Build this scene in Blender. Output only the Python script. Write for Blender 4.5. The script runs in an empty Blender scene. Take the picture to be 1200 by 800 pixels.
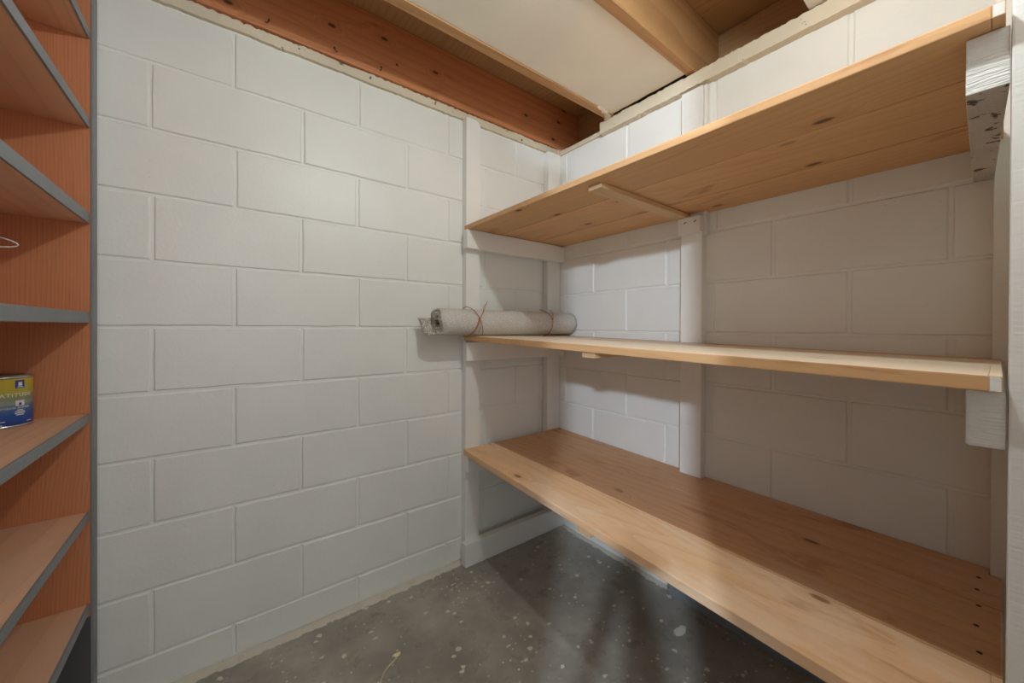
import bpy, bmesh, math, random
from mathutils import Vector, Matrix, noise
random.seed(7)
PI = math.pi
S = bpy.context.scene
COL = S.collection
ZS = 0.013            # the floor is z = 0; measured heights below are given 13 mm lower

# ------------------------------------------------------------------ helpers
def link(o):
    COL.objects.link(o)
    return o

def tag(o, label=None, cat=None, group=None, kind=None):
    if label: o['label'] = label
    if cat: o['category'] = cat
    if group: o['group'] = group
    if kind: o['kind'] = kind
    return o

def empty(name, loc):
    o = bpy.data.objects.new(name, None)
    o.empty_display_size = 0.05
    o.location = loc
    return link(o)

def wpos(o):
    p = Vector((0, 0, 0))
    while o is not None:
        p += o.location
        o = o.parent
    return p

def build(name, bm, mats, parent=None, origin=None, smooth=False):
    """Link bm (world coordinates) as ONE mesh object, relative to its parent or its own origin."""
    if not isinstance(mats, (list, tuple)): mats = [mats]
    bmesh.ops.recalc_face_normals(bm, faces=bm.faces[:])
    me = bpy.data.meshes.new(name)
    base = wpos(parent) if parent is not None else Vector((0, 0, 0))
    org = Vector(origin) if origin is not None else base
    bmesh.ops.translate(bm, verts=bm.verts[:], vec=-org)
    bm.to_mesh(me)
    bm.free()
    for m in mats: me.materials.append(m)
    if smooth:
        for p in me.polygons: p.use_smooth = True
    o = bpy.data.objects.new(name, me)
    link(o)
    if parent is not None:
        o.parent = parent
        o.location = org - base
    else:
        o.location = org
    return o

def hexa(bm, bot, top, bev=0.0, mi=0, seg=2):
    """Eight-cornered solid: bot and top are rings of four points."""
    vb = [bm.verts.new(p) for p in bot]
    vt = [bm.verts.new(p) for p in top]
    fs = [bm.faces.new(vb[::-1]), bm.faces.new(vt)]
    for i in range(4):
        j = (i + 1) % 4
        fs.append(bm.faces.new((vb[i], vb[j], vt[j], vt[i])))
    for f in fs: f.material_index = mi
    if bev > 0:
        es = {e for f in fs for e in f.edges}
        bmesh.ops.bevel(bm, geom=list(es), offset=bev, segments=seg, affect='EDGES', profile=0.6, clamp_overlap=True)

def box(bm, x0, x1, y0, y1, z0, z1, bev=0.0, mi=0, seg=2):
    q = [(x0, y0), (x1, y0), (x1, y1), (x0, y1)]
    hexa(bm, [(x, y, z0) for x, y in q], [(x, y, z1) for x, y in q], bev, mi, seg)

def prism(bm, poly, z0, z1, mi=0):
    """Extrude a plan outline; z0/z1 numbers or functions of (x, y)."""
    f0 = z0 if callable(z0) else (lambda x, y: z0)
    f1 = z1 if callable(z1) else (lambda x, y: z1)
    vb = [bm.verts.new((x, y, f0(x, y))) for x, y in poly]
    vt = [bm.verts.new((x, y, f1(x, y))) for x, y in poly]
    fs = [bm.faces.new(vb[::-1]), bm.faces.new(vt)]
    n = len(poly)
    for i in range(n):
        j = (i + 1) % n
        fs.append(bm.faces.new((vb[i], vb[j], vt[j], vt[i])))
    for f in fs: f.material_index = mi

def tube(bm, pts, r, n=8, closed=False, cap=True):
    pts = [Vector(p) for p in pts]
    N = len(pts)
    rings = []
    up = Vector((0.13, 0.31, 0.94)).normalized()
    for i, p in enumerate(pts):
        a = pts[(i - 1) % N] if (closed or i > 0) else p
        b = pts[(i + 1) % N] if (closed or i < N - 1) else p
        t = (b - a).normalized()
        s = t.cross(up)
        if s.length < 1e-4: s = t.cross(Vector((1, 0, 0)))
        s.normalize()
        w = t.cross(s).normalized()
        rr = r[i] if isinstance(r, (list, tuple)) else r
        rings.append([bm.verts.new(p + s * (rr * math.cos(2 * PI * k / n)) + w * (rr * math.sin(2 * PI * k / n))) for k in range(n)])
    for i in range(N if closed else N - 1):
        A, B = rings[i], rings[(i + 1) % N]
        for k in range(n):
            l = (k + 1) % n
            bm.faces.new((A[k], A[l], B[l], B[k]))
    if cap and not closed:
        bm.faces.new(rings[0][::-1]); bm.faces.new(rings[-1])

def lathe(bm, prof, cx, cy, n=48):
    """prof: (radius, z) list, revolved about the vertical through cx, cy."""
    rings = []
    for r, z in prof:
        if r < 1e-6: rings.append([bm.verts.new((cx, cy, z))])
        else: rings.append([bm.verts.new((cx + r * math.cos(2 * PI * k / n), cy + r * math.sin(2 * PI * k / n), z)) for k in range(n)])
    for A, B in zip(rings[:-1], rings[1:]):
        for k in range(n):
            l = (k + 1) % n
            if len(A) == 1 and len(B) == 1: continue
            if len(A) == 1: bm.faces.new((A[0], B[l], B[k]))
            elif len(B) == 1: bm.faces.new((A[k], A[l], B[0]))
            else: bm.faces.new((A[k], A[l], B[l], B[k]))

# ------------------------------------------------------------------ materials
def mat_new(name, rough=0.5, spec=0.4):
    m = bpy.data.materials.new(name)
    m.use_nodes = True
    nt = m.node_tree
    b = nt.nodes['Principled BSDF']
    b.inputs['Roughness'].default_value = rough
    b.inputs['Specular IOR Level'].default_value = spec
    return m, nt, b

class G:
    """tiny node-graph helper"""
    def __init__(s, nt): s.nt = nt
    def n(s, t, **kw):
        x = s.nt.nodes.new(t)
        for k, v in kw.items(): setattr(x, k, v)
        return x
    def put(s, sock, v):
        if hasattr(v, 'links'): s.nt.links.new(v, sock)
        elif isinstance(v, (tuple, list)) and len(v) == 3 and sock.type == 'RGBA': sock.default_value = (*v, 1)
        else: sock.default_value = v
    def math(s, op, a, b=0.0, clamp=False):
        x = s.n('ShaderNodeMath', operation=op, use_clamp=clamp)
        s.put(x.inputs[0], a); s.put(x.inputs[1], b)
        return x.outputs[0]
    def vmul(s, v, k):
        x = s.n('ShaderNodeVectorMath', operation='MULTIPLY')
        s.put(x.inputs[0], v); x.inputs[1].default_value = k
        return x.outputs[0]
    def vadd(s, a, b):
        x = s.n('ShaderNodeVectorMath', operation='ADD')
        s.put(x.inputs[0], a); s.put(x.inputs[1], b)
        return x.outputs[0]
    def noise(s, v, scale, detail=3.0, rough=0.55, dist=0.0):
        x = s.n('ShaderNodeTexNoise')
        s.put(x.inputs['Vector'], v)
        x.inputs['Scale'].default_value = scale; x.inputs['Detail'].default_value = detail
        x.inputs['Roughness'].default_value = rough; x.inputs['Distortion'].default_value = dist
        return x.outputs['Fac']
    def voro(s, v, scale, rnd=1.0):
        x = s.n('ShaderNodeTexVoronoi')
        s.put(x.inputs['Vector'], v)
        x.inputs['Scale'].default_value = scale; x.inputs['Randomness'].default_value = rnd
        return x.outputs['Distance'], x.outputs['Color']
    def voro2(s, v, scale, drop=2):
        o = s.sep(v); k = [i for i in range(3) if i != drop]
        cb = s.n('ShaderNodeCombineXYZ'); s.put(cb.inputs[0], o[k[0]]); s.put(cb.inputs[1], o[k[1]])
        x = s.n('ShaderNodeTexVoronoi', voronoi_dimensions='2D')
        s.put(x.inputs['Vector'], cb.outputs[0]); x.inputs['Scale'].default_value = scale
        return x.outputs['Distance'], x.outputs['Color']
    def ramp(s, f, lo, hi, a=0.0, b=1.0):
        x = s.n('ShaderNodeMapRange', interpolation_type='SMOOTHSTEP')
        s.put(x.inputs[0], f)
        x.inputs[1].default_value = lo; x.inputs[2].default_value = hi
        x.inputs[3].default_value = a; x.inputs[4].default_value = b
        return x.outputs[0]
    def mix(s, f, a, b, blend='MIX'):
        x = s.n('ShaderNodeMix', data_type='RGBA', blend_type=blend)
        s.put(x.inputs[0], f); s.put(x.inputs[6], a); s.put(x.inputs[7], b)
        return x.outputs[2]
    def obj(s): return s.n('ShaderNodeTexCoord').outputs['Object']
    def sep(s, v):
        x = s.n('ShaderNodeSeparateXYZ'); s.put(x.inputs[0], v)
        return x.outputs
    def bump(s, h, strength, dist, b):
        x = s.n('ShaderNodeBump')
        x.inputs['Strength'].default_value = strength; x.inputs['Distance'].default_value = dist
        s.put(x.inputs['Height'], h)
        s.nt.links.new(x.outputs[0], b.inputs['Normal'])

def paint_mat(name, col, rough=0.5, dirt=0.05, grit=0.35, spec=0.4, chips=0.0, brush=None):
    m, nt, b = mat_new(name, rough, spec)
    g = G(nt); v = g.obj()
    big = g.noise(v, 2.3, 4)
    fine = g.noise(v, 90, 3, 0.6)
    c = g.mix(g.ramp(big, 0.3, 0.7), tuple(x * (1 - dirt) for x in col), tuple(min(1, x * (1 + dirt)) for x in col))
    pit, _ = g.voro(v, 55)
    spot = g.math('MULTIPLY', g.ramp(pit, 0.05, 0.12, 1, 0), g.ramp(g.noise(v, 9, 2), 0.56, 0.66))
    c = g.mix(g.math('MULTIPLY', spot, 0.35), c, tuple(x * 0.45 for x in col))
    if chips > 0:
        cn = g.noise(v, 26, 5, 0.65)
        c = g.mix(g.ramp(cn, 1 - chips, 1 - chips + 0.03), c, (0.09, 0.06, 0.04))
    g.put(b.inputs['Base Color'], c)
    h = g.math('ADD', g.math('MULTIPLY', fine, 0.5), g.math('MULTIPLY', spot, -0.8))
    if brush:
        h = g.math('ADD', h, g.math('MULTIPLY', g.noise(g.vmul(v, brush), 40, 2), 1.2))
    g.bump(h, grit, 0.004, b)
    return m

def wood_mat(name, light, dark, axis, knot=(0.05, 0.02, 0.01), ring=26.0, contrast=0.8, rough=0.55, worn=0.0,
             knots=1.0, spec=0.3, island=True, flat=2, kscale=6.0, kprob=0.70, wander=0.62, stain=0.0, streak=0.6, wash=None):
    """Sawn softwood with its grain along axis (0, 1 or 2)."""
    m, nt, b = mat_new(name, rough, spec)
    g = G(nt); v = g.obj()
    if island:
        rnd = g.n('ShaderNodeNewGeometry').outputs['Random Per Island']
        cb = g.n('ShaderNodeCombineXYZ')
        g.put(cb.inputs[0], g.math('MULTIPLY', rnd, 7.3)); g.put(cb.inputs[1], g.math('MULTIPLY', rnd, 3.1)); g.put(cb.inputs[2], g.math('MULTIPLY', rnd, 11.7))
        v = g.vadd(v, cb.outputs[0])
    along = [1, 1, 1]; along[axis] = 0.10
    vs = g.vmul(v, along)
    # knots, stretched a little along the grain
    ka = [1, 1, 1]; ka[axis] = 0.5
    kd, kc = g.voro2(g.vmul(v, ka), kscale, flat)
    ksel = g.ramp(g.sep(kc)[0], kprob, kprob + 0.04)
    kin = g.math('MULTIPLY', g.ramp(kd, 0.035, 0.075, 1, 0), ksel)
    khalo = g.math('MULTIPLY', g.ramp(kd, 0.05, 0.28, 1, 0), ksel)
    # growth rings: distance from a pith line far to the side, bent by slow noise and around knots
    low = g.noise(vs, 3.2, 2, 0.5)
    xyz = g.sep(v)
    others = [i for i in range(3) if i != axis]
    acr = g.math('ADD', g.math('MULTIPLY', xyz[others[0]], 1.0), g.math('MULTIPLY', xyz[others[1]], 0.83))
    ph = g.math('ADD', g.math('ADD', g.math('MULTIPLY', acr, ring * 1.6), g.math('MULTIPLY', low, ring * wander)), g.math('MULTIPLY', khalo, -2.2))
    saw = g.math('FRACT', ph)
    late = g.math('POWER', saw, 2.6)
    fine = g.noise(g.vmul(v, [60 if i != axis else 2.5 for i in range(3)]), 4.0, 3, 0.6)
    f = g.math('ADD', g.math('MULTIPLY', late, contrast), g.math('MULTIPLY', g.math('SUBTRACT', fine, 0.5), streak), True)
    c = g.mix(f, light, dark)
    tone = g.noise(vs, 5.0, 3)
    c = g.mix(g.math('MULTIPLY', g.ramp(tone, 0.4, 0.75), 0.45), c, tuple(x * 0.72 for x in light))
    if worn > 0:
        wn = g.noise(g.vmul(v, [1.4 if i != axis else 0.6 for i in range(3)]), 4.5, 5, 0.65, 0.5)
        c = g.mix(g.math('MULTIPLY', g.ramp(wn, 0.48, 0.62), worn), c, wash or (0.62, 0.5, 0.4))
    if stain > 0:
        sn = g.noise(g.vmul(v, [1.0 if i != axis else 0.22 for i in range(3)]), 13.0, 4, 0.6, 0.8)
        c = g.mix(g.math('MULTIPLY', g.ramp(sn, 0.58, 0.70), stain), c, (dark[0] * 0.72, dark[1] * 0.58, dark[2] * 0.5))
    if knots > 0:
        c = g.mix(g.math('MULTIPLY', g.ramp(khalo, 0.3, 1.0), 0.35 * knots), c, dark)
        c = g.mix(g.math('MULTIPLY', kin, 0.85 * knots), c, knot)
    g.put(b.inputs['Base Color'], c)
    g.bump(g.math('ADD', g.math('MULTIPLY', late, 0.5), fine), 0.15, 0.002, b)
    return m

def plain_mat(name, col, rough=0.5, metal=0.0, spec=0.4):
    m, nt, b = mat_new(name, rough, spec)
    g = G(nt); v = g.obj()
    n = g.noise(v, 35, 4)
    c = g.mix(g.ramp(n, 0.3, 0.7), tuple(x * 0.86 for x in col), tuple(min(1, x * 1.1) for x in col))
    g.put(b.inputs['Base Color'], c)
    b.inputs['Metallic'].default_value = metal
    g.bump(n, 0.1, 0.001, b)
    return m

WALL = (0.79, 0.795, 0.755)
M_block = paint_mat('painted_block', WALL, rough=0.42, dirt=0.035, grit=0.30, spec=0.45)
M_white = paint_mat('painted_wood', (0.82, 0.81, 0.77), rough=0.45, dirt=0.04, grit=0.18, brush=(0.15, 0.15, 3))
M_whitey = paint_mat('painted_wood_across', (0.80, 0.79, 0.76), rough=0.45, dirt=0.05, grit=0.16, brush=(0.15, 0.15, 4))
M_end = paint_mat('painted_end_grain', (0.80, 0.80, 0.77), rough=0.5, dirt=0.06, grit=0.7, chips=0.0, brush=(0.6, 0.6, 9))
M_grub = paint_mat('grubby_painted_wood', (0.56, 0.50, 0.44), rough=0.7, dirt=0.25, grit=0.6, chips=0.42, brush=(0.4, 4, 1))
M_plate = paint_mat('painted_plate', (0.68, 0.61, 0.47), rough=0.6, dirt=0.1, grit=0.5, chips=0.36)
M_dry = paint_mat('drywall', (0.84, 0.82, 0.72), rough=0.7, dirt=0.04, grit=0.2)
M_greyp = paint_mat('grey_paint', (0.20, 0.215, 0.225), rough=0.45, dirt=0.1, grit=0.3)
M_greyd = paint_mat('dark_grey_paint', (0.085, 0.085, 0.088), rough=0.5, dirt=0.15, grit=0.3)
M_pine_y = wood_mat('pine_board', (0.71, 0.42, 0.205), (0.52, 0.265, 0.115), 1, stain=0.5, kprob=0.56, contrast=0.36, knots=1.0, ring=20, wander=0.9, knot=(0.10, 0.035, 0.012))
M_pine_pale = wood_mat('pale_pine_board', (0.88, 0.73, 0.55), (0.74, 0.55, 0.37), 1, contrast=0.4, worn=0.3, knots=0.5, ring=22, wash=(0.88, 0.80, 0.69))
M_pine_worn_lit = wood_mat('worn_pine_board_lit', (0.83, 0.53, 0.30), (0.62, 0.34, 0.17), 1, stain=0.45, contrast=0.42, worn=0.38, knots=0.9, ring=18, wander=1.0, wash=(0.90, 0.72, 0.55), knot=(0.22, 0.08, 0.03))  # worn front board, made paler: the light along the shelf edge is in its colour
M_pine_shaded = wood_mat('pine_board_shaded', (0.66, 0.375, 0.20), (0.48, 0.235, 0.115), 1, stain=0.45, contrast=0.4, worn=0.3, knots=0.9, ring=16, wash=(0.66, 0.47, 0.33), knot=(0.12, 0.045, 0.02))  # same pine darkened for the back boards: shade of the shelf above in its colour
M_cleat = wood_mat('pine_cleat', (0.74, 0.50, 0.28), (0.56, 0.33, 0.16), 0, contrast=0.4, knots=0.5)
M_red_v = wood_mat('stained_redwood', (0.56, 0.225, 0.105), (0.33, 0.115, 0.05), 2, contrast=0.36, knots=1.0, ring=120, rough=0.5, flat=1, wander=0.30, kscale=4.0, kprob=0.6, streak=0.9, knot=(0.12, 0.04, 0.02))
M_red_y = wood_mat('stained_shelf_board', (0.72, 0.43, 0.27), (0.50, 0.27, 0.16), 1, contrast=0.4, knots=0.7, ring=14, rough=0.6, worn=0.4, wash=(0.62, 0.43, 0.31), knot=(0.16, 0.06, 0.03))
M_fir = wood_mat('fir_joist', (0.60, 0.26, 0.115), (0.40, 0.155, 0.065), 0, stain=0.35, contrast=0.55, knots=1.0, ring=22, rough=0.6, flat=1, kscale=8.0, kprob=0.55, wander=0.3)
M_fir_l = wood_mat('pale_fir_joist', (0.52, 0.30, 0.135), (0.35, 0.18, 0.075), 0, contrast=0.6, knots=0.8, ring=14, rough=0.6, flat=1)
M_rim = wood_mat('rim_board', (0.50, 0.32, 0.16), (0.34, 0.19, 0.09), 1, contrast=0.4, knots=0.4, rough=0.65, flat=0)
M_sub = wood_mat('subfloor_plywood', (0.44, 0.27, 0.125), (0.29, 0.16, 0.07), 1, contrast=0.5, knots=0.5, rough=0.65)
M_iron = plain_mat('dark_iron', (0.035, 0.03, 0.028), 0.6, 0.6)
M_twine = plain_mat('orange_twine', (0.42, 0.17, 0.085), 0.8)
M_wire = plain_mat('white_wire', (0.75, 0.73, 0.70), 0.4)
M_tin = plain_mat('tin_plate', (0.55, 0.55, 0.55), 0.3, 0.9)
M_ink = plain_mat('black_ink', (0.05, 0.028, 0.018), 0.8)

def floor_mat():
    m, nt, b = mat_new('painted_concrete', 0.32, 0.5)
    g = G(nt); v = g.obj(); x, y, z = g.sep(v)
    n1 = g.noise(v, 2.6, 6, 0.62); n2 = g.noise(v, 14, 5, 0.6)
    c = g.mix(g.ramp(n1, 0.35, 0.68), (0.27, 0.25, 0.21), (0.46, 0.425, 0.36))
    c = g.mix(g.math('MULTIPLY', g.ramp(n2, 0.5, 0.72), 0.22), c, (0.19, 0.17, 0.145))
    # specks and splashes of old white paint
    fl, fc = g.voro2(v, 34); r, _, _ = g.sep(fc)
    jag = g.math('ADD', fl, g.math('MULTIPLY', g.math('SUBTRACT', g.noise(v, 160, 2), 0.5), 0.12))
    cl = g.ramp(g.noise(v, 3.1, 2), 0.42, 0.6)
    sp = g.math('MULTIPLY', g.math('MULTIPLY', g.ramp(jag, 0.11, 0.15, 1, 0), g.ramp(r, 0.66, 0.70)), cl)
    fl2, fc2 = g.voro2(g.vmul(v, (1.0, 1.4, 1)), 11); r2, _, _ = g.sep(fc2)
    jag2 = g.math('ADD', fl2, g.math('MULTIPLY', g.math('SUBTRACT', g.noise(v, 90, 3), 0.5), 0.22))
    sp2 = g.math('MULTIPLY', g.ramp(jag2, 0.07, 0.10, 1, 0), g.ramp(r2, 0.74, 0.78))
    paint = g.math('MAXIMUM', sp, sp2)
    # the wall paint that ran onto the slab along the block walls
    e = g.math('ADD', y, g.math('MULTIPLY', g.math('SUBTRACT', g.noise(v, 22, 5, 0.7), 0.5), 0.05))
    paint = g.math('MAXIMUM', paint, g.ramp(e, -0.044, -0.038))
    e2 = g.math('ADD', x, g.math('MULTIPLY', g.math('SUBTRACT', g.noise(v, 26, 5, 0.7), 0.5), 0.06))
    paint = g.math('MAXIMUM', paint, g.ramp(e2, -0.030, -0.024))
    fl3, fc3 = g.voro2(v, 5.2); r3, _, _ = g.sep(fc3)
    jag3 = g.math('ADD', fl3, g.math('MULTIPLY', g.math('SUBTRACT', g.noise(v, 60, 4), 0.5), 0.16))
    paint = g.math('MAXIMUM', paint, g.math('MULTIPLY', g.ramp(jag3, 0.035, 0.05, 1, 0), g.ramp(r3, 0.35, 0.38)))
    # one palm-sized white splash left bare
    dx = g.math('ADD', x, 0.192); dy = g.math('ADD', y, 0.871)
    d = g.math('SQRT', g.math('ADD', g.math('MULTIPLY', g.math('MULTIPLY', dx, dx), 0.55), g.math('MULTIPLY', g.math('MULTIPLY', dy, dy), 2.6)))
    d = g.math('ADD', d, g.math('MULTIPLY', g.math('SUBTRACT', g.noise(v, 70, 3), 0.5), 0.03))
    paint = g.math('MAXIMUM', paint, g.ramp(d, 0.024, 0.028, 1, 0))
    c = g.mix(g.math('MULTIPLY', paint, 0.88), c, (0.74, 0.70, 0.60))
    g.put(b.inputs['Base Color'], c)
    g.put(b.inputs['Roughness'], g.ramp(n2, 0.3, 0.7, 0.24, 0.42))
    g.bump(g.math('ADD', g.math('MULTIPLY', n2, 0.6), paint), 0.2, 0.003, b)
    return m
M_floor = floor_mat()

def rug_mat(name, a, bcol, sc):
    m, nt, b = mat_new(name, 0.95, 0.1)
    g = G(nt); v = g.obj()
    n = g.noise(v, sc, 3, 0.7)
    w, _ = g.voro(v, sc * 1.3)
    c = g.mix(g.ramp(n, 0.38, 0.62), bcol, a)
    g.put(b.inputs['Base Color'], c)
    g.bump(g.math('ADD', n, w), 0.8, 0.004, b)
    return m
M_rug = rug_mat('rug_backing', (0.78, 0.75, 0.70), (0.60, 0.57, 0.51), 210)
M_pile = rug_mat('rug_pile', (0.34, 0.31, 0.22), (0.07, 0.06, 0.035), 190)
M_rugend = rug_mat('rug_edge', (0.80, 0.76, 0.68), (0.34, 0.30, 0.22), 170)

def label_mat(z0, z1):
    """printed paint-can label: yellow above, grey-green, deep blue below"""
    m, nt, b = mat_new('can_label', 0.35, 0.5)
    g = G(nt); v = g.obj(); x, y, z = g.sep(v)
    t = g.math('DIVIDE', z, z1 - z0)
    t = g.math('ADD', t, g.math('MULTIPLY', g.math('SUBTRACT', g.noise(v, 28, 3), 0.5), 0.10))
    r = g.n('ShaderNodeValToRGB')
    g.put(r.inputs[0], t)
    el = r.color_ramp.elements
    el[0].position = 0.0; el[0].color = (0.015, 0.035, 0.19, 1)
    el[1].position = 1.0; el[1].color = (0.56, 0.42, 0.02, 1)
    for p, c in ((0.26, (0.02, 0.085, 0.36, 1)), (0.40, (0.10, 0.17, 0.27, 1)), (0.46, (0.27, 0.31, 0.27, 1)), (0.58, (0.22, 0.26, 0.14, 1)), (0.66, (0.42, 0.36, 0.05, 1))):
        e = el.new(p); e.color = c
    g.put(b.inputs['Base Color'], r.outputs[0])
    return m

# ------------------------------------------------------------------ the room
H = 0.2032
X0, Z0A = -1.7217, 1.9274 + ZS           # a vertical joint and a bed joint of the back wall
Y0, Z0B = -1.5098, 1.9274 - 0.0163 + ZS  # the same on the right wall
WT = 2.133                                # top of the block work

def block_wall(name, axis, lo, hi, u0, z0, par):
    """Running-bond concrete block wall: every block a bevelled slab, shallow uneven mortar joints."""
    bm = bmesh.new()
    rows = []
    j = 10
    while j >= -1:
        zt = z0 - (j - 1) * H; zb = z0 - j * H
        if zt > 0.0 and zb < WT: rows.append((j, max(zb, 0.0), min(zt, WT)))
        j -= 1
    def P(u, z, d):   # d: depth towards the room
        return (u, -d, z) if axis == 0 else (-d, u, z)
    rnd = random.Random(3 + axis)
    back = -0.19
    jd = -0.0050
    # mortar plane
    vs = [bm.verts.new(P(u, z, jd)) for u, z in ((lo, 0), (hi, 0), (hi, WT + 0.02), (lo, WT + 0.02))]
    bm.faces.new(vs)
    vb = [bm.verts.new(P(u, z, back)) for u, z in ((lo, 0), (hi, 0), (hi, WT + 0.02), (lo, WT + 0.02))]
    bm.faces.new(vb[::-1])
    for i in range(4):
        k = (i + 1) % 4
        bm.faces.new((vs[i], vb[i], vb[k], vs[k]))
    for j, zb, zt in rows:
        odd = (j % 2 == par)
        k = -12
        us = []
        while True:
            u = u0 + (2 * k + (1 if odd else 0)) * H
            k += 1
            if u > hi + 0.5: break
            us.append(u + rnd.uniform(-0.003, 0.003))
        for a, b in zip(us[:-1], us[1:]):
            a2, b2 = max(a, lo), min(b, hi)
            if b2 - a2 < 0.02: continue
            gA = rnd.uniform(0.0022, 0.0052); gz = rnd.uniform(0.0020, 0.0042)
            ua, ub = a2 + (gA if a2 > lo else 0), b2 - (gA if b2 < hi else 0)
            za, zc = zb + gz, zt - gz
            c = rnd.uniform(0.0030, 0.0055)
            d = rnd.uniform(-0.0008, 0.0006)
            # wavy outline: several points a side, then a chamfer to the face
            out = []
            NU, NZ = 7, 4
            for t in range(NU): out.append((ua + (ub - ua) * t / NU, za, 0, 1))
            for t in range(NZ): out.append((ub, za + (zc - za) * t / NZ, -1, 0))
            for t in range(NU): out.append((ub - (ub - ua) * t / NU, zc, 0, -1))
            for t in range(NZ): out.append((ua, zc - (zc - za) * t / NZ, 1, 0))
            o1, o2 = [], []
            cu, cz = (ua + ub) / 2, (za + zc) / 2
            for (u, z, nu, nz) in out:
                w = rnd.uniform(-0.0010, 0.0016)
                o1.append(bm.verts.new(P(u + nu * w, z + nz * w, jd)))
                iu = u + (c + w if u < cu else -(c + w)) * (1 if abs(u - ua) < 1e-6 or abs(u - ub) < 1e-6 else 0)
                iz = z + (c + w if z < cz else -(c + w)) * (1 if abs(z - za) < 1e-6 or abs(z - zc) < 1e-6 else 0)
                o2.append(bm.verts.new(P(iu, iz, d)))
            n = len(out)
            for q in range(n):
                r = (q + 1) % n
                bm.faces.new((o1[q], o1[r], o2[r], o2[q]))
            bm.faces.new(o2)
    o = build(name, bm, M_block)
    tag(o, kind='structure')
    return o
block_wall('wall_back', 0, -2.17, 0.0, X0, Z0A, 0)
block_wall('wall_right', 1, -1.72, 0.0, Y0, Z0B, 0)

bm = bmesh.new()
box(bm, -4.6, 0.3, -4.2, 0.2, -0.12, 0.0)
tag(build('floor', bm, M_floor), kind='structure')

bm = bmesh.new(); box(bm, -2.32, -2.17, -1.72, 0.0, 0.0, 2.42)
tag(build('wall_left', bm, M_block), kind='structure')
bm = bmesh.new(); box(bm, -1.46, 0.19, -1.86, -1.72, 0.0, 2.42)
tag(build('wall_front', bm, M_block), kind='structure')

# plywood subfloor above the joists
bm = bmesh.new()
box(bm, -2.4, 0.25, -1.9, 0.22, 2.414, 2.434)
ceil_o = tag(build('ceiling', bm, M_sub), kind='structure')
bm = bmesh.new(); box(bm, 0.175, 0.213, -1.9, 0.2, 2.173, 2.413, 0.002)
tag(build('trim_1', bm, M_rim), kind='structure')

# painted plates on top of the block walls, with torn edges
def plate(name, axis, lo, hi, z0, z1, d0, d1, seed):
    bm = bmesh.new()
    N = int((hi - lo) / 0.006)
    rings = []
    for i in range(N + 1):
        u = lo + (hi - lo) * i / N
        p = Vector((u * 9, seed, 0)); q = Vector((u * 60, seed + 5, 0))
        w = noise.noise(p) * 0.007 + noise.noise(q) * 0.005 + noise.noise(q * 2.7) * 0.003
        w2 = noise.noise(p + Vector((0, 9, 0))) * 0.003 + noise.noise(q + Vector((0, 9, 0))) * 0.003
        w3 = noise.noise(p + Vector((0, 17, 0))) * 0.0025
        sec = [(d0, z0 + w2), (d1 + w3, z0 + w2), (d1 + w3 + 0.001, z1 - 0.004 + w), (d1 + w3 - 0.004, z1 + w), (d0, z1 + w * 0.3)]
        rings.append([bm.verts.new((u, -d, z) if axis == 0 else (-d, u, z)) for d, z in sec])
    for A, B in zip(rings[:-1], rings[1:]):
        for k in range(5):
            l = (k + 1) % 5
            bm.faces.new((A[k], A[l], B[l], B[k]))
    bm.faces.new(rings[0][::-1]); bm.faces.new(rings[-1])
    return tag(build(name, bm, M_plate), kind='structure')
plate('trim_2', 0, -2.17, -0.0, 2.133, 2.171, -0.15, 0.011, 1.0)
plate('trim_3', 1, -1.72, -0.35, 2.112, 2.169, -0.16, 0.034, 4.0)
plate('trim_4', 1, -0.36, 0.0, 2.122, 2.146, -0.15, 0.008, 8.0)

# grey-painted base board under the lowest shelf on the right wall
bm = bmesh.new(); box(bm, -0.042, -0.001, -1.715, -0.735, 0.0, 0.10, 0.003)
tag(build('baseboard_right', bm, M_greyp), kind='structure')

# ------------------------------------------------------------------ ceiling joists and the drywall between them
def joist(yf, th, m, label, x1=0.173, extra=None):
    root = empty('ceiling_joist', (-1.0, yf - th / 2, 2.173))
    tag(root, label, 'joist', 'joists under the floor above')
    bm = bmesh.new(); box(bm, -2.3, x1, yf - th, yf, 2.173, 2.412, 0.003)
    build('beam', bm, m, root)
    return root
j1 = joist(0.02, 0.04, M_fir, 'reddish wooden ceiling joist above the blank block wall with bent nails along its edge')
j2 = joist(-0.387, 0.042, M_fir_l, 'narrow-looking wooden ceiling joist at the left edge of the white drywall panel')
j3 = joist(-0.797, 0.038, M_fir_l, 'orange wooden ceiling joist at the right edge of the white drywall panel')
j4 = joist(-1.205, 0.038, M_whitey, 'white-painted ceiling joist end above the top shelf, by the upper edge of the photo')
joist(-1.615, 0.038, M_fir_l, 'wooden ceiling joist over the shelf end nearest the viewer')

def nail(root, x, z, s, bend):
    bm = bmesh.new()
    tube(bm, [(x, -0.018, z), (x, -0.030, z - 0.001), (x + 0.001, -0.036, z - 0.008 * s), (x + 0.002 * bend, -0.037, z - 0.017 * s),
              (x + 0.006 * bend, -0.036, z - 0.022 * s), (x + 0.011 * bend, -0.034, z - 0.019 * s)], 0.0018, 6)
    build('nail', bm, M_iron, root, smooth=True)
nail(j1, -1.421, 2.207, 1.0, -1.0)
nail(j1, -1.21, 2.205, 0.9, 1.0)
nail(j1, -1.03, 2.207, 1.0, -0.7)
nail(j1, -0.965, 2.245, 0.6, 0.3)

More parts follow.
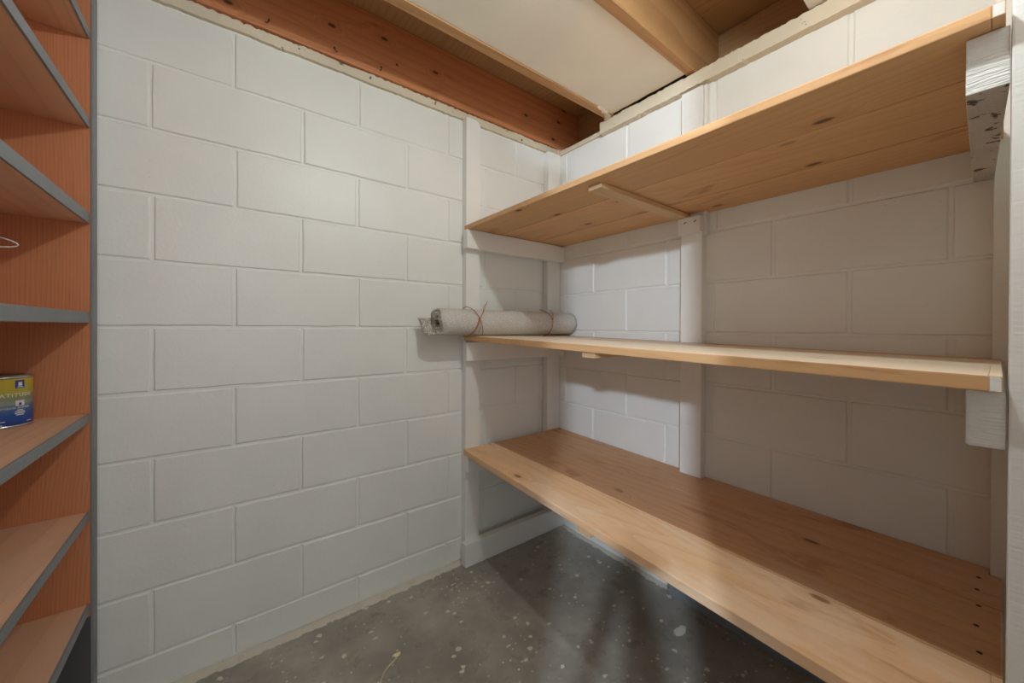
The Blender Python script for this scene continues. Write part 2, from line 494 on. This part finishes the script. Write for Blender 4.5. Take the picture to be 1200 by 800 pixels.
# worn, unreadable ink stamp on the plywood between the first two joists
bm = bmesh.new()
cx, cy, zz = -0.983, -0.143, 2.4135
for ra, rb, wd in ((0.026, 0.020, 0.0022), (0.015, 0.011, 0.002)):
    tube(bm, [(cx + ra * math.cos(a * PI / 14), cy + rb * math.sin(a * PI / 14), zz) for a in range(28)], wd, 5, closed=True)
for (a, b, c, d) in ((.040, .018, .040, -.004), (.052, .018, .062, -.004), (.072, .018, .072, -.004), (.082, .016, .100, .016), (.091, .016, .091, -.006),
                     (.034, -.014, .060, -.014), (.068, -.012, .084, -.022), (.096, -.012, .096, -.026), (.114, .018, .114, -.026), (.034, -.024, .054, -.024)):
    tube(bm, [(cx + a, cy + b, zz), (cx + c, cy + d, zz)], 0.0022, 5)
build('grade_stamp', bm, M_ink, ceil_o)

bm = bmesh.new()
poly = [(-2.16, -0.431), (-2.16, -0.796)]
rr = random.Random(5)
poly += [(-0.036 + rr.uniform(-.003, .001), -0.796 + (0.796 - 0.41) * i / 14) for i in range(15)]
poly += [(-0.06, -0.405), (-0.085, -0.418), (-0.12, -0.424), (-0.135, -0.431)]
prism(bm, poly, 2.1775, 2.1895)
torn = bmesh.new()
rr = random.Random(11)
for (x, y, z, sx, sy, sz) in ((-0.120, -0.428, 2.176, 0.030, 0.010, 0.008), (-0.085, -0.424, 2.172, 0.024, 0.012, 0.008), (-0.050, -0.412, 2.170, 0.022, 0.013, 0.007), (-0.040, -0.398, 2.168, 0.012, 0.014, 0.006)):
    r0 = bmesh.ops.create_icosphere(torn, subdivisions=2, radius=1.0)
    for v in r0['verts']:
        k = 1 + rr.uniform(-.22, .22)
        v.co = Vector((x + v.co.x * sx * k, y + v.co.y * sy * k, z + v.co.z * sz * k))
panel = build('drywall_panel', bm, M_dry, origin=(-1.1, -0.61, 2.1775))
tag(panel, 'white drywall panel closing the ceiling between two wooden joists', 'ceiling panel')
build('torn_edge', torn, M_plate, panel)

# ------------------------------------------------------------------ right-hand storage shelving
SH = empty('storage_shelving', (-0.32, -0.8, 0.0))
tag(SH, 'built-in shelving with three deep pine shelves on white painted posts in the corner', 'shelving')

def part(name, bm, m, parent=SH, **k): return build(name, bm, m, parent, **k)

# posts
bm = bmesh.new()
pr = []   # rounded head, seen from the front
x0, x1 = -0.628, -0.551
for i in range(9):
    a = PI * i / 16
    pr.append((x1 - 0.030 + 0.030 * math.cos(a), 2.105 + 0.030 * math.sin(a)))
pr += [(x0, 2.135), (x0, 0.0), (x1, 0.0)]
v1 = [bm.verts.new((x, -0.038, z)) for x, z in pr]; v2 = [bm.verts.new((x, -0.001, z)) for x, z in pr]
bm.faces.new(v1); bm.faces.new(v2[::-1])
for i in range(len(pr)):
    k = (i + 1) % len(pr)
    bm.faces.new((v1[i], v2[i], v2[k], v1[k]))
part('post', bm, M_white)
bm = bmesh.new(); box(bm, -0.097, -0.002, -0.038, -0.001, 0.0, 2.125, 0.002); part('post', bm, M_white)
bm = bmesh.new(); box(bm, -0.038, -0.001, -0.869, -0.782, 0.02, 2.098, 0.002); box(bm, -0.030, -0.001, -0.881, -0.870, 1.50, 2.098, 0.002); part('post', bm, M_white)
bm = bmesh.new(); box(bm, -0.038, -0.001, -1.668, -1.580, 0.0, 2.10, 0.002); part('post', bm, M_white)
bm = bmesh.new(); box(bm, -0.612, -0.524, -1.690, -1.5995, 0.0, 2.165, 0.003)
part('post', bm, M_whitey)

def ledger(x0, x1, y0, y1, z0, z1, m=M_white, bev=0.0025):
    bm = bmesh.new(); box(bm, x0, x1, y0, y1, z0 + ZS, z1 + ZS, bev)
    return part('ledger', bm, m)
ledger(-0.645, -0.001, -0.076, -0.0385, 1.489, 1.577)      # under the top shelf, back wall
ledger(-0.645, -0.001, -0.076, -0.0385, 0.958, 1.047)
ledger(-0.637, -0.001, -0.076, -0.0385, 0.430, 0.513)
ledger(-0.648, -0.001, -0.076, -0.0385, -0.012, 0.097)     # along the floor
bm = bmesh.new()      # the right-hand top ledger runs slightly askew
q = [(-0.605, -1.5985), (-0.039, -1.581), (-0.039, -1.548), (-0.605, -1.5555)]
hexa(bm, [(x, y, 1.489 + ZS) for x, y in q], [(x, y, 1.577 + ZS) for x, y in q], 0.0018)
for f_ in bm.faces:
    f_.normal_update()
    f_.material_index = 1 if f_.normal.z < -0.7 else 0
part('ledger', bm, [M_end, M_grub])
ledger(-0.605, -0.039, -1.598, -1.558, 0.934, 1.022, [M_end], 0.005)
ledger(-0.62, -0.039, -1.598, -1.558, 0.400, 0.486, [M_end])

def shelf(seams, fx, zt, th, mats, yl, yr, rx=-0.004, notches=True, edge=0.0025, edge_mi=None):
    """Three boards side by side; fx(y) is the front line, zt(x, y) the top."""
    bm = bmesh.new()
    zb = lambda x, y: zt(x, y) - th
    n = len(seams) + 1
    for i in range(n):
        fa = fx if i == 0 else (lambda y, s=seams[i - 1]: s + 0.0016)
        fb = (lambda y: rx) if i == n - 1 else (lambda y, s=seams[i]: s - 0.0016)
        mi = mats[1][i]
        if i == n - 1 and notches:
            q = [(fa(yl), yl), (fa(yr), yr), (rx - 0.036, yr), (rx - 0.036, -1.578), (rx, -1.578), (rx, -0.871), (rx - 0.036, -0.871), (rx - 0.036, -0.780), (rx, -0.780), (rx, -0.040), (rx, yl)]
            prism(bm, q, zb, zt, mi)
            continue
        cuts = [yr, yl]
        if i == 0: cuts = [yr, yr + 0.013, yl]
        for c, (ya, yb) in enumerate(zip(cuts[:-1], cuts[1:])):
            q = [(fa(ya), ya), (fb(ya), ya), (fb(yb), yb), (fa(yb), yb)]
            hexa(bm, [(x, y, zb(x, y)) for x, y in q], [(x, y, zt(x, y)) for x, y in q], edge if len(cuts) == 2 or c == 1 else 0.0012,
                 2 if (i == 0 and c == 0) else mi)
    bm.faces.ensure_lookup_table()
    for f in bm.faces:
        f.normal_update()
        if f.material_index == 0 and edge_mi is not None and f.normal.x < -0.7: f.material_index = edge_mi
        if f.material_index == 2 and abs(f.normal.z) > 0.7: f.material_index = mats[1][0]
    return part('shelf', bm, mats[0])

top = shelf([-0.452, -0.205], lambda y: -0.640, lambda x, y: 1.599 + ZS + 0.003 * (x + 0.64) / 0.64, 0.0205, ([M_pine_y, M_pine_y, M_white], (0, 0, 0)), -0.0395, -1.594)
mid = shelf([-0.34, -0.075], lambda y: -0.640, lambda x, y: ZS + 1.0805 + 0.0198 * y - 0.006 * (x + 0.64) / 0.64, 0.024, ([M_pine_pale, M_pine_y, M_white], (0, 0, 1)), -0.0395, -1.594, edge_mi=1)
bot = shelf([-0.470, -0.215], lambda y: -0.640 + 0.038 * y, lambda x, y: ZS + 0.538 + 0.022 * max(y, -1.2) + 0.0, 0.026, ([M_pine_worn_lit, M_pine_shaded, M_pine_worn_lit], (0, 1, 1)), -0.0395, -1.598)

def cleat(sh, x0, x1, y0, y1, z0, z1):
    bm = bmesh.new(); box(bm, x0, x1, y0, y1, z0 + ZS, z1 + ZS, 0.0015)
    return build('cleat', bm, M_cleat, sh)
cleat(top, -0.602, -0.04, -0.824, -0.772, 1.561, 1.5785)
cleat(mid, -0.628, -0.04, -0.823, -0.771, 1.022, 1.0395)
cleat(bot, -0.652, -0.04, -0.828, -0.776, 0.470, 0.4935)

zt_bot = lambda x, y: ZS + 0.538 + 0.022 * max(y, -1.2)
for x, y in ((-0.081, -1.563), (-0.151, -1.562), (-0.230, -1.566), (-0.321, -1.565), (-0.419, -1.571)):
    bm = bmesh.new(); z = zt_bot(x, y)
    tube(bm, [(x, y, z - 0.004), (x, y, z + 0.0008)], 0.0042, 10)
    build('nail', bm, M_iron, bot)
for cx, cy, L, W, a in ((-0.612, -1.276, 0.030, 0.007, 0.4), (-0.622, -1.286, 0.020, 0.008, 1.6), (-0.598, -1.262, 0.008, 0.004, 0.2), (-0.379, -1.226, 0.016, 0.003, 1.2), (-0.368, -1.214, 0.007, 0.003, 0.8), (-0.59, -0.74, 0.006, 0.003, 0)):
    q = []; bm = bmesh.new()
    for k in range(12):
        t = 2 * PI * k / 12; e = 1 + 0.35 * math.sin(3 * t + cx * 40)
        u, w = L / 2 * e * math.cos(t), W / 2 * e * math.sin(t)
        q.append((cx + u * math.cos(a) - w * math.sin(a), cy + u * math.sin(a) + w * math.cos(a)))
    prism(bm, q, lambda x, y: zt_bot(x, y) - 0.001, lambda x, y: zt_bot(x, y) + 0.0006)
    build('paint_smear', bm, M_white, bot)['label'] = 'smear of white paint on the worn shelf'
bm = bmesh.new(); box(bm, -0.072, -0.0385, -0.876, -0.786, 1.510, 1.5735, 0.002)
blk = part('support_block', bm, M_white)
for yy in (-0.812, -0.852):
    bm = bmesh.new(); tube(bm, [(-0.070, yy, 1.553), (-0.0745, yy - 0.004, 1.551), (-0.0755, yy - 0.011, 1.555)], 0.0016, 6)
    build('nail', bm, M_iron, blk, smooth=True)

# ------------------------------------------------------------------ left-hand shelving unit
LS = empty('redwood_shelving', (-2.0, -0.8, 0.0))
tag(LS, 'tall reddish stained wooden shelves with grey painted front edges along the left side', 'shelving')
FX = -1.845
bm = bmesh.new(); box(bm, -2.168, FX + 0.006, -0.05, -0.012, 0.320, 2.13, 0.0); build('side_panel', bm, M_red_v, LS)
bm = bmesh.new(); box(bm, FX + 0.0065, FX + 0.012, -0.05, -0.012, 0.0, 2.13, 0.001); build('front_edge', bm, M_greyp, LS)['label'] = 'grey painted front edge of the side panel'
bm = bmesh.new(); box(bm, -2.168, FX + 0.006, -0.05, -0.012, 0.0, 0.319, 0.0); build('kick_panel', bm, M_greyd, LS)['label'] = 'dark grey painted panel below the lowest shelf'
bm = bmesh.new(); box(bm, -2.168, FX + 0.012, -1.60, -1.562, 0.0, 2.13, 0.001); build('side_panel', bm, M_red_v, LS)
bm = bmesh.new(); box(bm, -2.169, -2.160, -1.561, -0.051, 0.0, 2.13, 0.0); build('back_panel', bm, M_red_v, LS)
for zt, zb in ((1.935, 1.912), (1.690, 1.666), (1.429, 1.401), (1.154, 1.126), (0.872, 0.850), (0.600, 0.580), (0.343, 0.321)):
    bm = bmesh.new(); box(bm, -2.1595, FX - 0.0005, -1.5615, -0.0505, zb + ZS, zt + ZS, 0.001)
    s = build('shelf', bm, M_red_y, LS)
    bm = bmesh.new(); box(bm, FX, FX + 0.005, -1.5615, -0.0505, zb + ZS - 0.001, zt + ZS + 0.001, 0.001)
    build('edge_strip', bm, M_greyp, s)['label'] = 'grey painted front edge of the shelf'

# ------------------------------------------------------------------ paint can
CX, CY, CZ = -1.980, -0.110, 0.872 + ZS
CR, CH = 0.054, 0.122
can = empty('paint_can', (CX, CY, CZ))
tag(can, 'small paint can with yellow and blue label on the left redwood shelves', 'paint can')
bm = bmesh.new()
lathe(bm, [(0, CZ + .002), (CR - .003, CZ + .002), (CR - .002, CZ), (CR + .0006, CZ + .001), (CR + .0006, CZ + .004), (CR - .0008, CZ + .005), (CR - .0008, CZ + CH - .005), (CR + .0006, CZ + CH - .004),
           (CR + .0006, CZ + CH), (CR - .003, CZ + CH + .001), (CR - .006, CZ + CH - .003), (0, CZ + CH - .003)], CX, CY, 64)
build('can_body', bm, M_tin, can, smooth=True)
bm = bmesh.new()
lathe(bm, [(0, CZ + CH - .0028), (CR - .008, CZ + CH - .0028), (CR - .0075, CZ + CH + .0015), (CR - .012, CZ + CH + .0018), (CR - .014, CZ + CH - .0015), (0, CZ + CH - .0015)], CX, CY, 48)
build('lid', bm, M_tin, can, smooth=True)
bm = bmesh.new()
N = 96
for k in range(N):
    a, b = 2 * PI * k / N, 2 * PI * (k + 1) / N
    bm.faces.new([bm.verts.new((CX + (CR) * math.cos(t), CY + (CR) * math.sin(t), z)) for t, z in ((a, CZ + .0055), (b, CZ + .0055), (b, CZ + CH - .0055), (a, CZ + CH - .0055))])
bmesh.ops.remove_doubles(bm, verts=bm.verts[:], dist=1e-6)
lab = build('label', bm, label_mat(0.0, CH), can, smooth=True)

def wrap_shape(bm_flat, a0, zc, r, name, m):
    """Bend a flat drawing (x to the right, y up, metres) round the can at angle a0."""
    for v in bm_flat.verts:
        s, h, d = v.co.x, v.co.y, v.co.z
        a = a0 + s / r
        v.co = Vector((CX + (r + d) * math.cos(a), CY + (r + d) * math.sin(a), zc + h))
    return build(name, bm_flat, m, lab)

def text_bm(txt, size, spacing=1.0):
    cu = bpy.data.curves.new('lettering', 'FONT')
    cu.body = txt; cu.size = size; cu.align_x = 'CENTER'; cu.align_y = 'CENTER'; cu.space_character = spacing; cu.extrude = 0.0002
    cu.resolution_u = 3
    o = bpy.data.objects.new('lettering', cu); link(o)
    dg = bpy.context.evaluated_depsgraph_get(); dg.update()
    me = bpy.data.meshes.new_from_object(o.evaluated_get(dg))
    bpy.data.objects.remove(o)
    bm = bmesh.new(); bm.from_mesh(me)
    bpy.data.meshes.remove(me)
    bmesh.ops.subdivide_edges(bm, edges=[e for e in bm.edges if e.calc_length() > 0.004], cuts=2)
    return bm
M_wtext = plain_mat('white_print', (0.72, 0.73, 0.70), 0.5)
M_btext = plain_mat('blue_print', (0.05, 0.05, 0.28), 0.5)
RL = CR + 0.0004
AC = math.atan2(-1.590 - CY, -1.5417 - CX)      # towards the viewer
A1 = AC + 0.62
wrap_shape(text_bm('LATITUDE', 0.0130, 1.12), A1 - 0.12, CZ + 0.0775, RL, 'lettering', M_wtext)
def rect_bm(w, h, d=0.0):
    b = bmesh.new(); box(b, -w / 2, w / 2, -h / 2, h / 2, d, d + 0.0003)
    bmesh.ops.subdivide_edges(b, edges=[e for e in b.edges if e.calc_length() > 0.006], cuts=3)
    return b
wrap_shape(rect_bm(0.017, 0.019), A1 + 0.02, CZ + 0.1035, RL, 'emblem', M_btext)
b = bmesh.new(); box(b, -0.0035, 0.0035, -0.004, 0.005, 0.0006, 0.0008); box(b, -0.005, 0.005, -0.0075, -0.0055, 0.0006, 0.0008)
wrap_shape(b, A1 + 0.02, CZ + 0.1035, RL, 'emblem_mark', M_wtext)
b = rect_bm(0.016, 0.013)
wrap_shape(b, A1 + 0.02, CZ + 0.0575, RL, 'badge', M_wtext)
b = bmesh.new(); box(b, -0.0025, 0.0025, -0.005, 0.001, 0.0006, 0.0008)
wrap_shape(b, A1 + 0.02, CZ + 0.0575, RL, 'badge_mark', M_btext)
wrap_shape(text_bm('EXTERIOR ACRYLIC', 0.0062, 1.05), A1 - 0.12, CZ + 0.0465, RL, 'lettering', M_wtext)
for i, w in enumerate((0.011, 0.018, 0.019, 0.014)):
    wrap_shape(rect_bm(w, 0.0019), A1 + 0.02, CZ + 0.0410 - i * 0.0038, RL, 'small_print', M_wtext)
for a, z, w in ((-0.62, 0.0165, 0.022), (-0.66, 0.0085, 0.018), (0.40, 0.012, 0.012)):
    wrap_shape(rect_bm(w, 0.0017), A1 + a, CZ + z, RL, 'small_print', M_wtext)

# ------------------------------------------------------------------ loop of white wire on the left shelves
pts = []
for i in range(25):
    a = PI * (-0.93 + 1.86 * i / 24)
    pts.append((-2.0 + 0.078 * math.cos(a) * (1.0 if math.cos(a) > 0 else 1.1), -0.215 + 0.01 * math.cos(a), 1.318 + ZS - 0.006 + 0.0145 * math.sin(a) - 0.008 * math.cos(a)))
pts = [(-2.145, -0.21, 1.165 + ZS - 0.010), (-2.140, -0.212, 1.22)] + pts + [(-2.139, -0.218, 1.36), (-2.14, -0.22, 1.4 + ZS)]
bm = bmesh.new(); tube(bm, pts, 0.0016, 8)
wl = build('wire_loop', bm, M_wire, origin=(-2.14, -0.21, 1.154 + ZS), smooth=True)
tag(wl, 'thin loop of white wire poking out between the left redwood shelves', 'wire')

# ------------------------------------------------------------------ rolled rug
RY, RZ, RR = -0.122, 1.0755 + ZS + 0.0655, 0.0655
RZ += 0.0015
RG = empty('rolled_rug', (-0.42, RY, RZ - RR))
tag(RG, 'pale grey rug rolled up and tied with orange twine on the middle shelf', 'rug')
bm = bmesh.new()
turns, th = 3.2, 0.0105
NT, NX = 150, 30
def rad(t):     # t: angle from the free outer end, inwards
    return RR - th * 1.12 * t / (2 * PI) - 0.0
def leftx(t):
    # the free corner of the outermost wrap sticks out beyond the end, most at its edge
    q = t / PI
    d = 0.058 * (1 - q / 1.5) * (1.0 if q < 0.57 else max(0.0, 1 - (q - 0.57) / 0.22))
    return -0.823 - d + 0.006 * math.sin(3 * t)
T0 = 0.93 * PI      # where the free edge lies: at the back, half way up
outer, inner = [], []
for i in range(NT + 1):
    t = turns * 2 * PI * i / NT
    ang = T0 + t     # from the back round the bottom to the front
    r = rad(t)
    if t < 0.9: r += 0.004 * (1 - t / 0.9) ** 2
    lo = leftx(t)
    ro, ri = [], []
    for k in range(NX + 1):
        x = lo + (-0.012 - lo) * (k / NX)
        flare = 0.02 * max(0.0, (-0.823 - x) / 0.085) if x < -0.823 else 0.0
        wob = 0.0012 * noise.noise(Vector((x * 7, math.cos(ang) * 2, math.sin(ang) * 2)))
        # angle measured so that PI is the wall side, 1.5 PI the bottom
        cy, cz = -math.cos(ang), math.sin(ang)
        R1 = r + wob - flare * 0.4
        ro.append(bm.verts.new((x, RY + R1 * cy, RZ + R1 * cz)))
        R2 = R1 - th
        ri.append(bm.verts.new((x, RY + R2 * cy, RZ + R2 * cz)))
    outer.append(ro); inner.append(ri)
for i in range(NT):
    for k in range(NX):
        f = bm.faces.new((outer[i][k], outer[i][k + 1], outer[i + 1][k + 1], outer[i + 1][k])); f.material_index = 0
        f = bm.faces.new((inner[i][k], inner[i + 1][k], inner[i + 1][k + 1], inner[i][k + 1])); f.material_index = 1 if inner[i][k].co.x > -0.826 else 2
    f = bm.faces.new((outer[i][0], outer[i + 1][0], inner[i + 1][0], inner[i][0])); f.material_index = 2
    f = bm.faces.new((outer[i][NX], inner[i][NX], inner[i + 1][NX], outer[i + 1][NX])); f.material_index = 2
for i in (0, NT):
    for k in range(NX):
        f = bm.faces.new((outer[i][k], inner[i][k], inner[i][k + 1], outer[i][k + 1])); f.material_index = 2
build('rug', bm, [M_rug, M_pile, M_rugend], RG, smooth=True)

def around(x, dx0, dx1, a0, a1, n=40, r=RR + 0.0018):
    return [(x + dx0 + (dx1 - dx0) * i / n, RY - r * math.cos(a0 + (a1 - a0) * i / n), RZ + r * math.sin(a0 + (a1 - a0) * i / n)) for i in range(n + 1)]
bm = bmesh.new()
XT = -0.645
kn = 0.22          # knot angle above the side facing the room (0 = facing the room)
tube(bm, around(XT, 0, -0.030, kn, 1.25), 0.0018, 6)
tube(bm, around(XT, -0.030, -0.032, 1.25, PI * 1.5), 0.0018, 6)
tube(bm, around(XT, 0, -0.035, kn, -PI / 2), 0.0020, 6)
tube(bm, around(XT, -0.003, -0.045, kn, -PI / 2 - 0.1), 0.0014, 6)
tube(bm, around(XT, 0, 0.032, kn, -0.95, 20, RR + 0.003), 0.0014, 6)
tube(bm, around(XT, 0, 0.004, kn, -0.75, 20, RR + 0.004), 0.0011, 6)
kp = Vector((XT, RY - (RR + .002) * math.cos(kn), RZ + (RR + .002) * math.sin(kn)))
tube(bm, [kp, kp + Vector((0.010, -0.006, 0.020)), kp + Vector((0.020, -0.008, 0.045)), kp + Vector((0.036, -0.006, 0.078))], 0.0014, 6)
tube(bm, [kp, kp + Vector((0.013, -0.004, 0.022)), kp + Vector((0.016, -0.004, 0.050)), kp + Vector((0.030, 0.0, 0.066))], 0.0012, 6)
bmesh.ops.create_uvsphere(bm, u_segments=10, v_segments=8, radius=0.0048, matrix=Matrix.Translation(kp))
build('twine', bm, M_twine, RG, smooth=True)
bm = bmesh.new()
XT = -0.20; kn = 0.28
tube(bm, around(XT, 0, -0.040, kn, 1.5), 0.0016, 6)
tube(bm, around(XT, 0, 0.036, kn, 1.5), 0.0016, 6)
tube(bm, around(XT, 0, -0.006, kn, -PI / 2), 0.0020, 6)
kp = Vector((XT, RY - (RR + .002) * math.cos(kn), RZ + (RR + .002) * math.sin(kn)))
bmesh.ops.create_uvsphere(bm, u_segments=10, v_segments=8, radius=0.0042, matrix=Matrix.Translation(kp))
build('twine', bm, M_twine, RG, smooth=True)

# ------------------------------------------------------------------ scraps on the floor
bm = bmesh.new()
c = Vector((-1.071, -0.334, 0.0))
out = [c + Vector((0.013 * math.cos(a) * (1 + 0.25 * math.sin(3 * a)), 0.008 * math.sin(a) * (1 + 0.2 * math.cos(2 * a)), 0)) for a in [2 * PI * i / 14 for i in range(14)]]
va = [bm.verts.new(p + Vector((0, 0, 0.0005))) for p in out]; vb = [bm.verts.new(p + Vector((0, 0, 0.0022 + 0.0015 * (i % 3)))) for i, p in enumerate(out)]
bm.faces.new(va[::-1]); bm.faces.new(vb)
for i in range(14): bm.faces.new((va[i], va[(i + 1) % 14], vb[(i + 1) % 14], vb[i]))
M_chip = plain_mat('cream_chip', (0.88, 0.80, 0.50), 0.7)
o = build('paint_chip', bm, M_chip, origin=c)
tag(o, 'small cream paint chip lying on the grey floor beside a tan string', 'paint chip')
bm = bmesh.new()
sp = [(-1.076, -0.345, 0.002), (-1.092, -0.352, 0.002), (-1.112, -0.362, 0.002), (-1.130, -0.376, 0.002), (-1.146, -0.395, 0.002), (-1.158, -0.420, 0.002), (-1.165, -0.45, 0.002)]
tube(bm, sp, 0.0030, 8)
o = build('string_scrap', bm, plain_mat('tan_string', (0.62, 0.56, 0.42), 0.9), origin=(-1.12, -0.38, 0))
tag(o, 'short curved piece of tan string on the bare floor', 'string')

# ------------------------------------------------------------------ tripod standing under the viewpoint
TP = empty('camera_tripod', (-1.5417, -1.6104, 0.0))
tag(TP, 'black three-legged camera tripod standing at the viewpoint', 'tripod')
M_blk = plain_mat('black_metal', (0.03, 0.03, 0.032), 0.45, 0.3)
bm = bmesh.new(); tube(bm, [(-1.5417, -1.6104, 0.62), (-1.5417, -1.6104, 0.98)], 0.016, 16); build('centre_column', bm, M_blk, TP, smooth=True)
bm = bmesh.new(); tube(bm, [(-1.5417, -1.6104, 0.86), (-1.5417, -1.6104, 0.93)], 0.040, 20); build('collar', bm, M_blk, TP, smooth=True)
bm = bmesh.new(); box(bm, -1.58, -1.50, -1.65, -1.57, 0.98, 1.005, 0.006); build('head', bm, M_blk, TP)
for a in (0.30, 0.30 + 2 * PI / 3, 0.30 + 4 * PI / 3):
    c, q = math.cos(a), math.sin(a)
    P0 = Vector((-1.5417 + 0.035 * c, -1.6104 + 0.035 * q, 0.90)); P1 = Vector((-1.5417 + 0.34 * c, -1.6104 + 0.34 * q, 0.014))
    bm = bmesh.new(); tube(bm, [P0, P0.lerp(P1, 0.5)], 0.017, 14); tube(bm, [P0.lerp(P1, 0.48), P1], 0.013, 14)
    lg = build('leg', bm, M_blk, TP, smooth=True)
    bm = bmesh.new(); bmesh.ops.create_uvsphere(bm, u_segments=12, v_segments=8, radius=0.016, matrix=Matrix.Translation(P1 + Vector((0, 0, 0.002)))); build('rubber_foot', bm, M_blk, lg, smooth=True)

# ------------------------------------------------------------------ light
def point(name, loc, power, col, r):
    d = bpy.data.lights.new(name, 'POINT'); d.energy = power; d.color = col; d.shadow_soft_size = r
    o = bpy.data.objects.new(name, d); o.location = loc
    return link(o)
BULB = (-1.00, -1.32, 2.118)
point('bulb_light', BULB, 19.0, (0.875, 0.975, 1.0), 0.028)
point('hall_light', (-3.70, -3.13, 2.20), 330.0, (0.76, 0.90, 1.06), 0.07)

w = bpy.data.worlds.new('hall_ambience'); S.world = w
w.use_nodes = True
bg = w.node_tree.nodes['Background']
bg.inputs[0].default_value = (0.86, 0.97, 1.05, 1); bg.inputs[1].default_value = 2.0

# ------------------------------------------------------------------ camera
f, yaw, pit, rol = 438.28, 0.9162, -0.0037, 0.0042
fx = Vector((math.cos(yaw), math.sin(yaw), 0)); rt = Vector((math.sin(yaw), -math.cos(yaw), 0)); up = Vector((0, 0, 1))
fw = fx * math.cos(pit) + up * math.sin(pit); u2 = up * math.cos(pit) - fx * math.sin(pit)
r = rt * math.cos(rol) + u2 * math.sin(rol); u = u2 * math.cos(rol) - rt * math.sin(rol)
cam = bpy.data.cameras.new('camera'); co = bpy.data.objects.new('camera', cam); link(co)
mw = Matrix.Identity(4)
for i in range(3):
    mw[i][0] = r[i]; mw[i][1] = u[i]; mw[i][2] = -fw[i]
mw.translation = Vector((-1.5417, -1.5904, 1.118 + ZS))
co.matrix_world = mw
cam.sensor_width = 36; cam.lens = 36 * f / 1200; cam.shift_y = -15 / 1200
cam.clip_start = 0.01
S.camera = co

S.view_settings.view_transform = 'Standard'
S.view_settings.look = 'None'
S.view_settings.exposure = 0.06
S.view_settings.gamma = 1.0
S.view_settings.use_curve_mapping = False
S.cycles.max_bounces = 12
S.cycles.diffuse_bounces = 8
